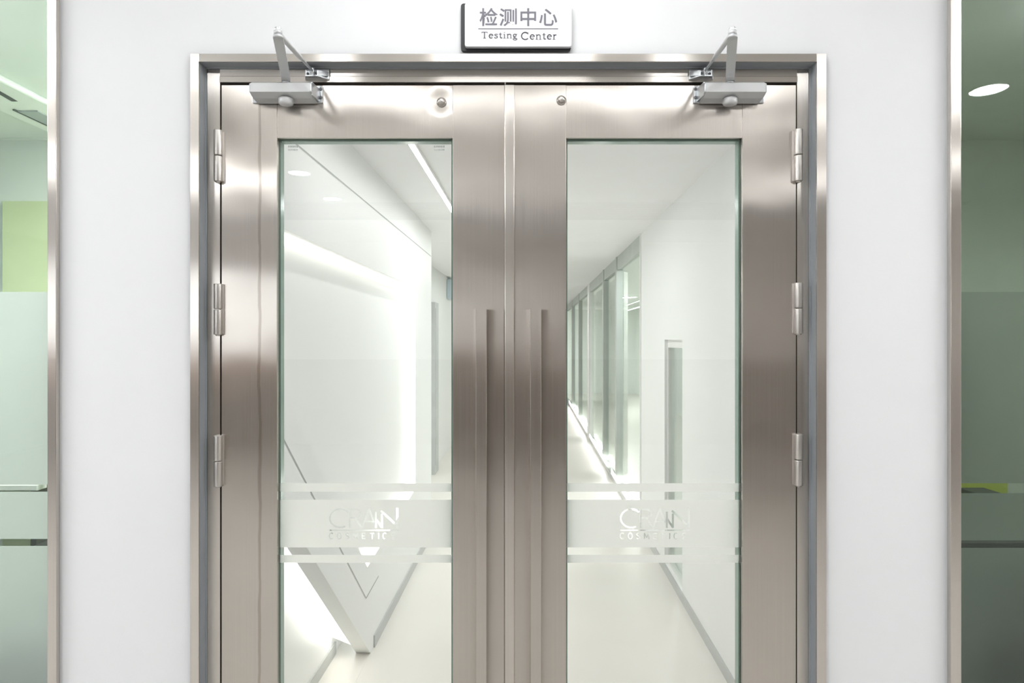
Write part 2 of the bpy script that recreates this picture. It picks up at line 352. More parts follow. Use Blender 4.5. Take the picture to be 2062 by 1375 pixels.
# ------------------------------------------------------------------ steel corner trims and side windows
def zside(v): return Z(v, -0.012)
m = MB(); m.bbox(X(95, -0.04), TLX, -0.04, 0.02, 0, RZ, 0.0012)
struct(m.build('trim_1', M['steel_frame']), 'upright steel strip between white wall and pale green pane', 'trim')
m = MB(); m.bbox(TRX, X(1936, -0.04), -0.04, 0.02, 0, RZ, 0.0012)
struct(m.build('trim_2', M['steel_frame']), 'upright steel strip between white wall and dark green pane', 'trim')
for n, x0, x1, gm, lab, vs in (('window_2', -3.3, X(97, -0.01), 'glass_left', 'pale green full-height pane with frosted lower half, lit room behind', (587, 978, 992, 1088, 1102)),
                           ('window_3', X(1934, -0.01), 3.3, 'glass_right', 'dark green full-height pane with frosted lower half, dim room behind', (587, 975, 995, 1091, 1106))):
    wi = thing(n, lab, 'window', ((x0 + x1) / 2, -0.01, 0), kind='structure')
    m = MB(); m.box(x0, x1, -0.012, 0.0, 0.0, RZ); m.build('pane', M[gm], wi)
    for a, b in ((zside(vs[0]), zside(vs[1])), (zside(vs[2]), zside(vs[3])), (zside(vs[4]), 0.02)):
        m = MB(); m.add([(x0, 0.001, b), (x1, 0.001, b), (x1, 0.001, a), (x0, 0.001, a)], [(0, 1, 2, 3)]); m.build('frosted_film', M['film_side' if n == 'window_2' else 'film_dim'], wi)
for n, x0, x1, lab in (('wall_left.001', -6.7, -3.3, 'white wall beyond the pale green pane'), ('wall_right.001', 3.3, 5.1, 'white wall beyond the dark green pane')):
    m = MB(); m.box(x0, x1, -0.02, WB, 0, RZ); struct(m.build(n, M['wall']), lab, 'wall')

# ------------------------------------------------------------------ door frame
Y0 = 0.0
JL, JR = X(443, Y0), X(1605, Y0)                # inner edges of the jamb faces
RL, RR = X(400, -0.04), X(1645, -0.04)          # reveals
HT, HB = Z(124, -0.04), Z(166.2, Y0)
fr = thing('trim_3', 'brushed stainless steel frame around the double doors', 'door frame', ((FL + FR) / 2, 0, 0), kind='structure')
for s_, out, rev, inn in ((1, FL, RL, JL), (-1, FR, RR, JR)):
    def pl(p, q, z): return (p, q, z)
    m = MB(); m.extrude([(out, -0.04), (rev, -0.04), (rev, Y0), (inn, Y0), (inn, 0.07), (out, 0.07)], pl, 0, FT); m.build('jamb', M['steel_frame'], fr)
    m = MB(); m.box(*sorted((rev, rev + s_ * 0.0008)), -0.036, -0.001, 0, HT); m.box(*sorted((rev + s_ * 0.0008, rev + s_ * 0.004)), -0.006, -0.001, 0, HT); m.build('reveal_strip', M['reveal_grey'], fr)  # blue-grey strips laid on the reveal faces of the frame
    m = MB(); m.box(*sorted((inn, inn + s_ * 0.012)), 0.050, 0.07, 0, HB); m.build('door_stop', M['gap'], fr)
m = MB(); m.bbox(RL, RR, -0.04, 0.07, HT, FT, 0.0006); m.build('head_casing', M['steel_h'], fr, grain='x')
m = MB(); zs = Z(155, Y0)
m.extrude([(Y0, HT), (Y0, zs + 0.002), (Y0 - 0.003, zs), (Y0 - 0.003, HB), (0.07, HB), (0.07, HT)], lambda p, q, x: (x, p, q), JL, JR); m.build('head', M['steel_h'], fr, grain='x')
m = MB(); m.box(RL + 0.002, RR - 0.002, -0.036, -0.001, HT - 0.0008, HT); m.box(RL + 0.002, RR - 0.002, -0.006, -0.001, HT - 0.004, HT - 0.0008); m.build('reveal_strip', M['reveal_grey'], fr)
m = MB(); m.box(JL, JR, 0.050, 0.07, HB - 0.012, HB); m.build('door_stop', M['gap'], fr)

# ------------------------------------------------------------------ frosted bands with the cut-out logo
FY = 0.0155
def zf(v): return Z(v, FY)
def logo_strokes(u0):
    """strokes in pixels (u right, v down) of the logo cut out of the wide band"""
    S = []
    def st(pts, wd): S.extend(strip([(u0 + a, b) for a, b in pts], wd))
    st(arc(22, 1043.5, 21, 18.5, 62, 318, 18), 3.2)                 # C
    st([(41, 1024), (41, 1063)], 3.2)                                # R
    st([(41, 1025.5), (54, 1025.5)] + arc(54, 1034, 9, 8.5, -90, 90, 8) + [(41, 1042.5)], 3.0)
    st([(52, 1043), (66, 1063)], 3.4)
    st([(66, 1063), (80, 1023), (90, 1052)], 3.2); st([(71, 1050), (88, 1050)], 2.8)   # A
    st([(94, 1063), (94, 1030)], 4.2); st([(94, 1044), (106, 1062)], 4.2); st([(106, 1063), (106, 1034)], 4.2)     # small N
    st([(104, 1028), (134, 1056)], 4.2); st([(137, 1063), (137, 1022.5)], 4.6)         # large N
    st([(0, 1067.5), (140, 1067.5)], 2.6)
    x = 0.0                                                        # lower line
    G = {'C': [arc(4, 1079, 4, 6, -50, -310, 10)], 'O': [arc(4, 1079, 4, 6, 0, 360, 14)],
         'S': [[(7, 1075), (4, 1073.2), (1, 1075), (1.5, 1077.5), (6.5, 1080.5), (7, 1083), (4, 1085), (0.5, 1083)]],
         'M': [[(0, 1085), (0, 1073)], [(0, 1073.5), (4.5, 1082), (9, 1073.5)], [(9, 1073), (9, 1085)]],
         'E': [[(0.5, 1073), (0.5, 1085)], [(0, 1073.8), (7, 1073.8)], [(0, 1079), (6, 1079)], [(0, 1084.2), (7, 1084.2)]],
         'T': [[(4, 1073), (4, 1085)], [(0, 1073.8), (8, 1073.8)]], 'I': [[(1, 1073), (1, 1085)]]}
    adv = {'M': 17.5, 'I': 9.5}
    for ch in 'COSMETICS':
        for pl_ in G[ch]: st([(a + x, b) for a, b in pl_], 1.9)
        x += adv.get(ch, 16.2)
    return S
def band(u0, u1, v0, v1, strokes, parent):
    """a frosted band on the pane; the strokes are cut out of it"""
    x0, x1, z0, z1 = X(u0, FY), X(u1, FY), zf(v1), zf(v0)
    P = [Vector((x0, z0)), Vector((x1, z0)), Vector((x1, z1)), Vector((x0, z1))]; Fs = [[0, 1, 2, 3]]
    for q in strokes or []:
        b = len(P); P += [Vector((X(a.x, FY), zf(a.y))) for a in q]; Fs.append([b, b + 3, b + 2, b + 1])
    m = MB()
    if not strokes:
        m.add([(p.x, FY, p.y) for p in P], [(0, 1, 2, 3)])
    else:
        vs, es, fs, ov, oe, of = geometry.delaunay_2d_cdt(P, [], Fs, 0, 1e-6)
        keep = [f for f, o in zip(fs, of) if list(o) == [0]]
        m.add([(p.x, FY, p.y) for p in vs], keep)
    return m.build('frosted_band', M['film'], parent)

# ------------------------------------------------------------------ door leaves
LT, LB, TH = Z(171.2, Y0), 0.008, 0.045
RB = Z(278, Y0)                                  # lower edge of the top rail
def hinge(parent, u, v0, v1, s_):
    x = X(u, -0.008); z1, z0 = Z(v0, -0.012), Z(v1, -0.012); zm = (z0 + z1) / 2; r = 0.0105
    h = MB(); h.bbox(*sorted((x + s_ * 0.004, x + s_ * 0.0135)), -0.002, -0.0003, z0 + 0.002, z1 - 0.002, 0.0008); ho = h.build('hinge', M['hinge'], parent)
    for a, b in ((z0, zm - 0.0008), (zm + 0.0008, z1)):
        k = MB(); k.lathe([(r * 0.86, a), (r * 0.995, a + 0.0012), (r, a + 0.0015), (r, b - 0.0015), (r * 0.995, b - 0.0012), (r * 0.86, b)], (x, -0.008, 0), n=24); k.build('hinge_knuckle', M['hinge'], ho)
    k = MB(); k.lathe([(r * 0.55, z0 - 0.003), (r * 0.62, z0)], (x, -0.008, 0), n=16); k.build('hinge_pin', M['hinge'], ho)
def bumper(parent, u, v):
    x, z = X(u, -0.012), Z(v, -0.012); k = MB()
    k.lathe([(0.0125, -0.0005), (0.0125, -0.002), (0.0095, -0.003), (0.0095, -0.006), (0.0088, -0.010), (0.006, -0.0135), (0.002, -0.0148)], (x, 0, z), axis='y', n=24)
    k.build('bumper_stud', M['hinge'], parent)
def handle(parent, u0, u1, u2):
    """a bent-sheet pull: flat back plate, web, and front strip standing off the leaf"""
    zt, zb = Z(621, -0.036), 0.36
    y1 = -0.040; x0, x1, x2 = X(u0, y1), X(u1, y1), X(u2, Y0); t = 0.003
    c = 0.0012
    prof = [(x0, y1 + c), (x0 + c, y1), (x1 - c, y1), (x1, y1 + c), (x1, y1 + t), (x0 + t, y1 + t), (x0 + t, -0.0035), (x2, -0.0035), (x2, -0.0005), (x0, -0.0005)]
    k = MB(); k.extrude(prof, lambda p, q, z: (p, q, z), zb, zt); return k.build('handle', M['steel_v'], parent)
def leaf(name, label, hx0, hx1, gx0, gx1, cx0, cx1, s_, outer_mat):
    """hx: hinge stile, gx: glazed opening, cx: meeting stile (x ranges)"""
    xc = (min(hx0, cx0) + max(hx1, cx1)) / 2
    d = thing(name, label, 'door', (xc, 0, LB), kind='structure')
    m = MB(); m.bbox(hx0, hx1, Y0, TH, LB, LT, 0.0008); m.build('hinge_stile', M[outer_mat], d)
    m = MB(); m.bbox(cx0, cx1, Y0, TH, LB, LT, 0.0008); m.build('meeting_stile', M['steel_v'], d)
    ix0, ix1 = (hx1, cx0) if s_ > 0 else (cx1, hx0)
    m = MB(); m.bbox(ix0, ix1, Y0 + 0.0006, TH - 0.0006, RB, LT - 0.0004, 0.0008); m.build('top_rail', M['steel_dent' if s_ > 0 else 'steel_rail'], d)
    m = MB(); m.bbox(ix0, ix1, Y0 + 0.0006, TH - 0.0006, LB, 0.22, 0.0008); m.build('bottom_rail', M['steel_v'], d)
    m = MB(); m.add([(gx0, 0.016, 0.215), (gx1, 0.016, 0.215), (gx1, 0.016, RB + 0.004), (gx0, 0.016, RB + 0.004),
                     (gx0, 0.024, 0.215), (gx1, 0.024, 0.215), (gx1, 0.024, RB + 0.004), (gx0, 0.024, RB + 0.004)],
                    [(0, 1, 2, 3), (7, 6, 5, 4)])
    m.build('pane', M['pane'], d)
    b = 0.004; m = MB()
    for a0, a1, c0, c1 in ((gx0, gx0 + b, 0.22, RB), (gx1 - b, gx1, 0.22, RB), (gx0 + b, gx1 - b, RB - b, RB), (gx0 + b, gx1 - b, 0.22, 0.22 + b)):
        m.box(a0, a1, 0.0165, 0.043, c0, c1)
    m.build('glass_edge', M['glass_edge'], d)
    return d
d1 = leaf('door_1', 'brushed steel glazed door leaf with a dried drip stain on its hinge stile', X(446, 0), X(558, 0), X(558, 0), X(911, 0), X(911.5, 0), X(1016, 0), 1, 'steel_stain')
d2 = leaf('door_2', 'brushed steel glazed door leaf with the overlapping centre strip and unstained stile', X(1495, 0), X(1603, 0), X(1140.5, 0), X(1494, 0), X(1018, 0), X(1140, 0), -1, 'steel_v')
m = MB(); m.bbox(X(1016, -0.004), X(1036, -0.004), -0.005, -0.0002, LB, LT, 0.0022); m.build('overlap_strip', M['steel_frame'], d2)
handle(d1, 958, 980, 1014.5); handle(d2, 1068, 1090, 1138)
for v0, v1 in ((261, 365), (571, 674), (877, 980)): hinge(d1, 439, v0, v1, 1)
for v0, v1 in ((259, 364), (569, 672), (874, 978)): hinge(d2, 1608, v0, v1, -1)
bumper(d1, 888, 203); bumper(d2, 1131, 199)
for d, u0, u1, lu in ((d1, 559, 910, 663), (d2, 1141.5, 1493, 1249)):
    band(u0, u1, 973, 990, None, d); band(u0, u1, 1006, 1102, logo_strokes(lu), d); band(u0, u1, 1117, 1133, None, d)
for us in ((580, 599), (874, 895)):      # two tiny etched marks in the upper corners of one pane
    m = MB()
    for v, h in ((295, 4), (301.5, 3)):
        u = us[0]
        while u < us[1]:
            du = random.uniform(1.2, 3.0); m.add([(X(u, FY), FY, zf(v + h / 2)), (X(u + du, FY), FY, zf(v + h / 2)), (X(u + du, FY), FY, zf(v - h / 2)), (X(u, FY), FY, zf(v - h / 2))], [(0, 1, 2, 3)]); u += du + 0.8
    m.build('etched_marking', M['ink_light'], d1)

# ------------------------------------------------------------------ door closers
def closer(label, px, s_, ex, shoe_x0, shoe_x1, piv_x):
    """px: spindle x; s_: +1 when the arm's shoe lies towards +x"""
    t = thing('door_closer', label, 'door closer', (px, -0.03, Z(209, 0)), 'silver door closers at the head of the double doors')
    sp_y = -0.036
    def xs(a): return px + s_ * a
    # mounting plate with turned-out end tabs
    m = MB(); m.bbox(*sorted((xs(-0.098), xs(0.084))), -0.0055, -0.0002, 2.1135, 2.158, 0.001)
    for a in (0.0735,):
        m.extrude([(xs(a), -0.0055), (xs(a + 0.003), -0.0055), (xs(a - 0.002), -0.052), (xs(a - 0.005), -0.052)], lambda p, q, z: (p, q, z), 2.117, 2.150)
    pl = m.build('mounting_plate', M['zinc'], t)
    for z in (2.127, 2.149):
        k = MB(); k.lathe([(0.0042, -0.0055), (0.0042, -0.0068), (0.003, -0.0075)], (xs(0.080), 0, z), axis='y', n=16); k.build('screw', M['zinc_dark'], pl)
    # body: faceted aluminium housing
    prof = [(-0.0055, 2.1118), (-0.036, 2.1142), (-0.0615, 2.122), (-0.0615, 2.1437), (-0.050, 2.150), (-0.0055, 2.150)]
    m = MB(); m.extrude(prof, lambda p, q, x: (x, p, q), *sorted((xs(-0.081), xs(0.068)))); bo = m.build('body', M['silver'], t)
    m = MB(); small = [(p * 0.96 - 0.001, 2.131 + (q - 2.131) * 0.93) for p, q in prof]
    m.extrude(small, lambda p, q, x: (x, p, q), *sorted((xs(0.068), xs(0.0715)))); m.build('end_cap', M['zinc'], bo)
    m = MB(); m.extrude(small, lambda p, q, x: (x, p, q), *sorted((xs(-0.0845), xs(-0.081)))); m.build('end_cap', M['zinc'], bo)
    m = MB(); m.lathe([(0.0165, 2.1142), (0.0185, 2.112), (0.0185, 2.103), (0.0165, 2.0985), (0.009, 2.0965)], (px, sp_y, 0), n=26); cp = m.build('spindle_cap', M['silver'], t)
    m = MB(); m.lathe([(0.010, 2.148), (0.010, 2.157), (0.008, 2.160)], (px, sp_y, 0), n=20); m.build('spindle', M['zinc'], t)
    # main arm: flat bar with a cranked foot, rising from the spindle towards the room
    ey = 1.500 - D
    a, b = Vector((px, sp_y, 2.1575)), Vector((px, sp_y - 0.030, 2.1645)); c = Vector((ex, ey, 2.1645))
    d = (c - Vector((px, sp_y, 2.1645))).normalized(); wv = Vector((-d.y, d.x, 0)) * 0.0108
    b = Vector((px, sp_y, 2.1645)) + d * 0.026
    m = MB(); up = Vector((0, 0, 0.0026))
    m.bar(a - d * 0.012 - Vector((0, 0, 0.002)), a + d * 0.010, wv, up); m.bar(a + d * 0.008, b, wv, up); m.bar(b - d * 0.002, c, wv, up)
    m.lathe([(0.0108, -0.0026), (0.0108, 0.0026)], tuple(c), n=24); m.build('main_arm', M['silver'], t)
    # elbow with its knurled cap
    kn = MB(); z0 = 2.1671
    kn.lathe([(0.0095, z0 - 0.006), (0.0095, z0 + 0.003)], (c.x, c.y, 0), n=24); kn.lathe([(0.0075, z0 + 0.003), (0.0075, z0 + 0.005)], (c.x, c.y, 0), n=24, mi=1)
    n = 28; pts = []
    for zz, sc in ((z0 + 0.005, 1), (z0 + 0.0145, 1), (z0 + 0.018, 0.82), (z0 + 0.019, 0.5)):
        for i in range(n):
            r = 0.0085 * sc * (1 if i % 2 else 0.93); an = 2 * math.pi * i / n; pts.append((c.x + r * math.cos(an), c.y + r * math.sin(an), zz))
    kn.add(pts, [(k * n + i, k * n + (i + 1) % n, (k + 1) * n + (i + 1) % n, (k + 1) * n + i) for k in range(3) for i in range(n)] + [tuple(range(3 * n, 4 * n))])
    kn.build('elbow_cap', [M['zinc'], M['zinc_dark']], t)
    # forearm: tube, then threaded rod, to the shoe on the frame head
    p0, p1 = Vector((c.x, c.y, 2.1735)), Vector((piv_x, -0.022, 2.190)); q = p0.lerp(p1, 0.60); q2 = p0.lerp(p1, 0.64)
    fa = MB(); fa.tube(p0, q, 0.0062, 0.0058); fa.tube(q, q2, 0.0058, 0.0036); fa.lathe([(0.0092, -0.005), (0.0092, 0.005)], tuple(p0), n=20); fo = fa.build('forearm', M['silver'], t)
    rd = MB(); rd.tube(q2, p1, 0.0036, 0.0036, n=14); rd.build('threaded_rod', M['zinc'], fo)
    sh = MB(); x0, x1 = sorted((shoe_x0, shoe_x1))
    sh.bbox(x0, x1, -0.0065, -0.0034, 2.174, 2.200, 0.0006)
    sh.extrude([(x0, -0.0045), (x1, -0.0045), ((piv_x + 0.016), -0.030), ((piv_x - 0.016), -0.030)], lambda p, q_, z: (p, q_, z), 2.1735, 2.1765)
    sh.bar((x0 + 0.0015, -0.006, 2.188), (piv_x - 0.0145, -0.028, 2.183), (0, 0, 0.006), (0.0012, 0, 0)); sh.bar((x1 - 0.0015, -0.006, 2.188), (piv_x + 0.0145, -0.028, 2.183), (0, 0, 0.006), (0.0012, 0, 0))
    so = sh.build('shoe', M['zinc'], t)
    k = MB(); k.lathe([(0.006, 2.1765), (0.006, 2.195), (0.0045, 2.198)], (piv_x, -0.022, 0), n=18); k.build('shoe_pivot', M['zinc'], so)
    for xx in (x0 + 0.008, x1 - 0.010):
        k = MB(); k.lathe([(0.0038, -0.0065), (0.0038, -0.008), (0.0026, -0.0088)], (xx, 0, 2.188), axis='y', n=14); k.build('screw', M['zinc_dark'], so)
    return t
ED = 1.500
closer('silver door closer on the stained door leaf', X(576, -0.036), 1, (560 - U0) / F * ED, X(613, -0.01), X(662, -0.01), X(629, -0.022))
closer('silver door closer on the unstained door leaf', X(1470, -0.036), -1, (1475 - U0) / F * ED, X(1388, -0.01), X(1437, -0.01), X(1420, -0.022))

# ------------------------------------------------------------------ sign over the doors
def rrect(x0, x1, z0, z1, r, n=6):
    p = []
    for cx, cz, a in ((x1 - r, z1 - r, 0), (x0 + r, z1 - r, 90), (x0 + r, z0 + r, 180), (x1 - r, z0 + r, 270)):
        p += arc(cx, cz, r, r, a, a + 90, n)
    return p
YB, YFc = WY - 0.010, WY - 0.022
sg = thing('wall_sign', 'white two-line sign with offset black backing above the double doors', 'sign', (X(1040, YB), WY, Z(102, YB)))
m = MB(); m.extrude(rrect(X(928, YB), X(1149.5, YB), Z(102.5, YB), Z(7, YB), 0.0075), lambda p, q, y: (p, y, q), WY - 0.0003, YB); m.build('backing_board', M['black'], sg)
m = MB(); m.extrude(rrect(X(936, YFc), X(1151, YFc), Z(93.5, YFc), Z(6, YFc), 0.006), lambda p, q, y: (p, y, q), YB, YFc); fp = m.build('face_panel', M['sign_white'], sg)
TY = YFc - 0.0006
cu = bpy.data.curves.new('lettering', 'FONT'); cu.body = '\u68c0\u6d4b\u4e2d\u5fc3'; cu.size = 1; cu.extrude = 0.0; cu.space_character = 1.1; cu.offset = 0.013
to = bpy.data.objects.new('lettering_text', cu); C.objects.link(to)
dg = bpy.context.evaluated_depsgraph_get(); me = bpy.data.meshes.new_from_object(to.evaluated_get(dg)); bpy.data.objects.remove(to)
vs = [v.co.copy() for v in me.vertices]; fs = [list(p.vertices) for p in me.polygons]
if vs:
    x0, x1 = min(v.x for v in vs), max(v.x for v in vs); z0, z1 = min(v.y for v in vs), max(v.y for v in vs)
    a0, a1, b0, b1 = X(965.5, TY), X(1122, TY), Z(52.5, TY), Z(16, TY)
    m = MB(); m.add([(a0 + (v.x - x0) / (x1 - x0) * (a1 - a0), TY, b0 + (v.y - z0) / (z1 - z0) * (b1 - b0)) for v in vs], fs); m.build('lettering', M['sign_ink'], fp)
GL = {
 'T': (0.72, [([(.3, 0), (.3, .97)], .11), ([(0, .96), (.6, .96)], .06), ([(.02, .96), (.0, .78)], .05), ([(.58, .96), (.6, .78)], .05), ([(.16, .025), (.44, .025)], .05)]),
 'e': (0.58, [([(.07, .37), (.46, .37)], .05), (arc(.27, .34, .205, .30, 8, 315, 16), .08)]),
 's': (0.50, [([(.36, .52), (.35, .6), (.24, .65), (.1, .59), (.09, .48), (.22, .38), (.36, .28), (.37, .13), (.22, .03), (.08, .07), (.05, .18)], .075)]),
 't': (0.46, [([(.18, .86), (.18, .14), (.25, .04), (.37, .08)], .09), ([(.02, .64), (.36, .64)], .05)]),
 'i': (0.36, [([(.15, .66), (.15, 0)], .09), ([(.03, .02), (.27, .02)], .045), ([(.04, .60), (.15, .65)], .05), ([(.15, .83), (.15, .94)], .11)]),
 'n': (0.66, [([(.13, .66), (.13, 0)], .09), ([(.03, .60), (.13, .65)], .05), ([(.13, .5), (.23, .61), (.36, .64), (.46, .55), (.47, 0)], .08), ([(.02, .02), (.25, .02)], .045), ([(.36, .02), (.58, .02)], .045)]),
 'g': (0.58, [(arc(.22, .45, .15, .19, 0, 360, 14), .07), (arc(.25, -.13, .21, .13, 0, 360, 14), .06), ([(.13, .28), (.09, .18), (.16, .09), (.36, .03)], .06), ([(.33, .58), (.47, .63)], .06)]),
 'C': (0.86, [(arc(.42, .48, .36, .48, 42, 318, 20), .09), ([(.70, .95), (.72, .70)], .05)]),
 'r': (0.48, [([(.13, .66), (.13, 0)], .09), ([(.03, .60), (.13, .65)], .05), ([(.13, .45), (.22, .60), (.38, .62)], .09), ([(.02, .02), (.27, .02)], .045)]),
}
m = MB()
def write(txt, u0, u1, vb, cap):
    wd = sum(GL[c][0] for c in txt) - 0.1; sx = (u1 - u0) / wd; x = 0
    for ch in txt:
        for pts, wq in GL[ch][1]:
            for q in strip([(a, b * cap / sx) for a, b in pts], wq * 1.15):
                m.add([(X(u0 + (x + p.x) * sx, TY), TY, Z(vb - p.y * sx, TY)) for p in q], [(0, 1, 2, 3)])
        x += GL[ch][0]
write('Testing', 970, 1041.5, 77, 13.0); write('Center', 1049, 1120.5, 79.5, 15.0)
m.build('lettering', M['sign_ink'], fp)
m = MB(); m.box(X(963, TY), X(1124, TY), TY, YFc - 0.0001, Z(58.7, TY), Z(57.1, TY)); m.build('rule_line', M['sign_ink'], fp)

# ------------------------------------------------------------------ corridor behind the doors
T0, T1, CZ = 1.90, 19.0, 2.335
LL, LR, LBACK = -0.77, 0.865, -0.94
m = MB(CW); m.box(-0.99, LR + 0.12, T0, 5.3, -0.06, 0.0); m.box(-1.24, LR + 0.12, 5.3, T1, -0.06, 0.0); struct(m.build('floor.001', M['cor_floor']), 'pale beige vinyl floor of the corridor behind the doors', 'floor')
m = MB(CW); m.box(-0.99, LR + 0.12, T0, 5.3, CZ, CZ + 0.06); m.box(-1.24, LR + 0.12, 5.3, T1, CZ, CZ + 0.06); struct(m.build('ceiling.001', M['cor_ceil']), 'white ceiling of the corridor behind the doors', 'ceiling')
m = MB(CW); m.box(-1.24, LR + 0.12, T1, T1 + 0.1, 0, CZ); struct(m.build('wall_end', M['cor_wall']), 'white wall closing the far end of the corridor', 'wall')
# corridor wall with the lit niche (in the corridor frame: distance t, height z)
def line2(t): return 0.709 - 0.85 * (t - 2.415)       # upper edge of the low recess
def line1(t): return 0.43 - 0.84 * (t - 3.19)         # slanting edge of the niche
NT, NR, NB0, NB1 = 1.845, 4.525, 0.43, 0.509
tz = 2.415 + 0.709 / 0.85
TE = 5.24
ND = LL - 0.062; SD = LL - 0.07
m = MB(CW)
def quad(pts, L): m.add([(L, t, z) for t, z in pts], [tuple(range(len(pts)))])
polys = [[(T0, NT), (TE, NT), (TE, CZ), (T0, CZ)], [(NR, NB1), (TE, NB1), (TE, NT), (NR, NT)],
         [(3.19, NB0), (NR, NB1), (TE, NB1), (TE, 0), (tz, 0)], [(T0, line2(T0)), (tz, 0), (3.19, NB0), (T0, line1(T0))]]
for p in polys: quad(p, LL)
def lip(a, b, L0, L1): m.add([(L0, a[0], a[1]), (L0, b[0], b[1]), (L1, b[0], b[1]), (L1, a[0], a[1])], [(0, 1, 2, 3)])
lip((T0, NT), (NR, NT), LL, ND); lip((T0, line1(T0)), (3.19, NB0), LL, ND); lip((3.19, NB0), (NR, NB1), LL, ND); lip((NR, NB1), (NR, NT), LL, ND)
lip((T0, line2(T0)), (tz, 0), LL, SD); m.add([(SD, T0, line2(T0)), (SD, tz, 0), (SD, tz + 0.25, 0), (SD, T0, line2(T0) + 0.25)], [(0, 1, 2, 3)])
lip((TE, 0), (TE, CZ), LL, -1.24)
quad([(T0, 0), (TE, 0), (TE, 0.001), (T0, 0.001)], LL - 0.0001)
struct(m.build('wall_corridor_left', M['cor_wall']), 'white corridor wall of slanting panels with a light-edged niche', 'wall')
m = MB(CW); m.add([(ND, T0, line1(T0) - 0.05), (ND, 3.19, NB0 - 0.02), (ND, NR, NB1 - 0.02), (ND, NR + 0.01, NT + 0.01), (ND, T0, NT + 0.01)], [(0, 1, 2, 3, 4)])
struct(m.build('wall_corridor_left.001', M['cor_wall']), 'smooth white back of the light-edged niche', 'wall')
m = MB(CW); m.box(LBACK - 0.05, LBACK, T0 - 0.02, 3.6, 0, 1.3); struct(m.build('wall_corridor_left.002', M['cor_panel']), 'glossy white wall set back below the slanting panel', 'wall')
def led(name_label, quad_pts, mt='led', grp='light strips in the edges of the corridor niche'):
    k = MB(CW)
    a = [Vector(p) for p in quad_pts]; nrm = (a[1] - a[0]).cross(a[3] - a[0]).normalized() * 0.004
    k.add(a + [p - nrm for p in a], [(0, 1, 2, 3), (7, 6, 5, 4), (0, 4, 5, 1), (1, 5, 6, 2), (2, 6, 7, 3), (3, 7, 4, 0)])
    return tag(k.build('light_strip', M[mt]), name_label, 'light strip', grp)
led('upright bright light strip at the far edge of the corridor niche', [(LL - 0.003, NR - 0.001, NB1), (ND + 0.002, NR - 0.001, NB1), (ND + 0.002, NR - 0.001, NT), (LL - 0.003, NR - 0.001, NT)], 'led_soft')
led('level bright light strip along the lower ledge of the corridor niche', [(LL - 0.003, 3.2, NB0 + 0.002), (LL - 0.003, NR - 0.01, NB1 + 0.001), (ND + 0.002, NR - 0.01, NB1 + 0.001), (ND + 0.002, 3.15, NB0 + 0.034)], 'led_soft')
led('level light strip tucked under the upper edge of the corridor niche', [(ND + 0.005, T0, NT - 0.022), (ND + 0.030, T0, NT - 0.004), (ND + 0.030, NR - 0.01, NT - 0.004), (ND + 0.005, NR - 0.01, NT - 0.022)], 'led_top')
led('slanting bright light strip behind the low edge of the slanted panel', [(SD - 0.001, T0, line2(T0) + 0.012), (LBACK + 0.004, T0, line2(T0) + 0.05), (LBACK + 0.004, tz - 0.06, 0.10), (SD - 0.001, tz - 0.06, 0.063)], 'led_soft')
# joint lines on the slanting panels
m = MB(CW)
def seam(a, b, wd=0.007):
    dt, dz = b[0] - a[0], b[1] - a[1]; l = math.hypot(dt, dz); nt, nz = -dz / l * wd / 2, dt / l * wd / 2
    m.add([(LL + 0.0008, a[0] + nt, a[1] + nz), (LL + 0.0008, b[0] + nt, b[1] + nz), (LL + 0.0008, b[0] - nt, b[1] - nz), (LL + 0.0008, a[0] - nt, a[1] - nz)], [(0, 1, 2, 3)])
seam((T0, 2.14), (TE - 0.02, 2.14)); seam((T0, 1.36), (3.16, 0.296)); seam((3.16, 0.296), (3.42, 0.31))
struct(m.build('trim_4', M['groove']), 'thin grey joint lines in the slanting corridor panels', 'trim')
m = MB(CW); m.box(LL, LL + 0.008, tz + 0.06, TE, 0, 0.058); struct(m.build('baseboard_left', M['skirt']), 'grey skirting along the slanting corridor panels', 'baseboard')
m = MB(CW); m.box(LBACK, LBACK + 0.008, T0, tz - 0.01, 0, 0.058); struct(m.build('baseboard_left.001', M['skirt']), 'grey skirting below the set-back glossy wall', 'baseboard')
# beyond the end of the slanting panels
L2 = -1.12
m = MB(CW); m.box(L2 - 0.1, L2, TE, T1, 0, CZ); struct(m.build('wall_corridor_left.003', M['cor_wall']), 'white corridor wall stepping back beyond the slanting panels', 'wall')
m = MB(CW); m.box(L2 + 0.004, L2 + 0.05, 7.55, 7.85, 0.0, 1.92); m.box(L2 + 0.05, L2 + 0.056, 7.6, 7.8, 0.1, 1.85)
tag(m.build('cabinet', M['mid_grey']), 'narrow grey upright cabinet against the far corridor wall', 'cabinet')
m = MB(CW); m.bbox(L2, L2 + 0.06, 9.0, 9.4, 2.05, 2.35 - 0.05, 0.01); tag(m.build('notice_plate', M['pale_blue']), 'small pale blue plate high on the far corridor wall', 'sign')
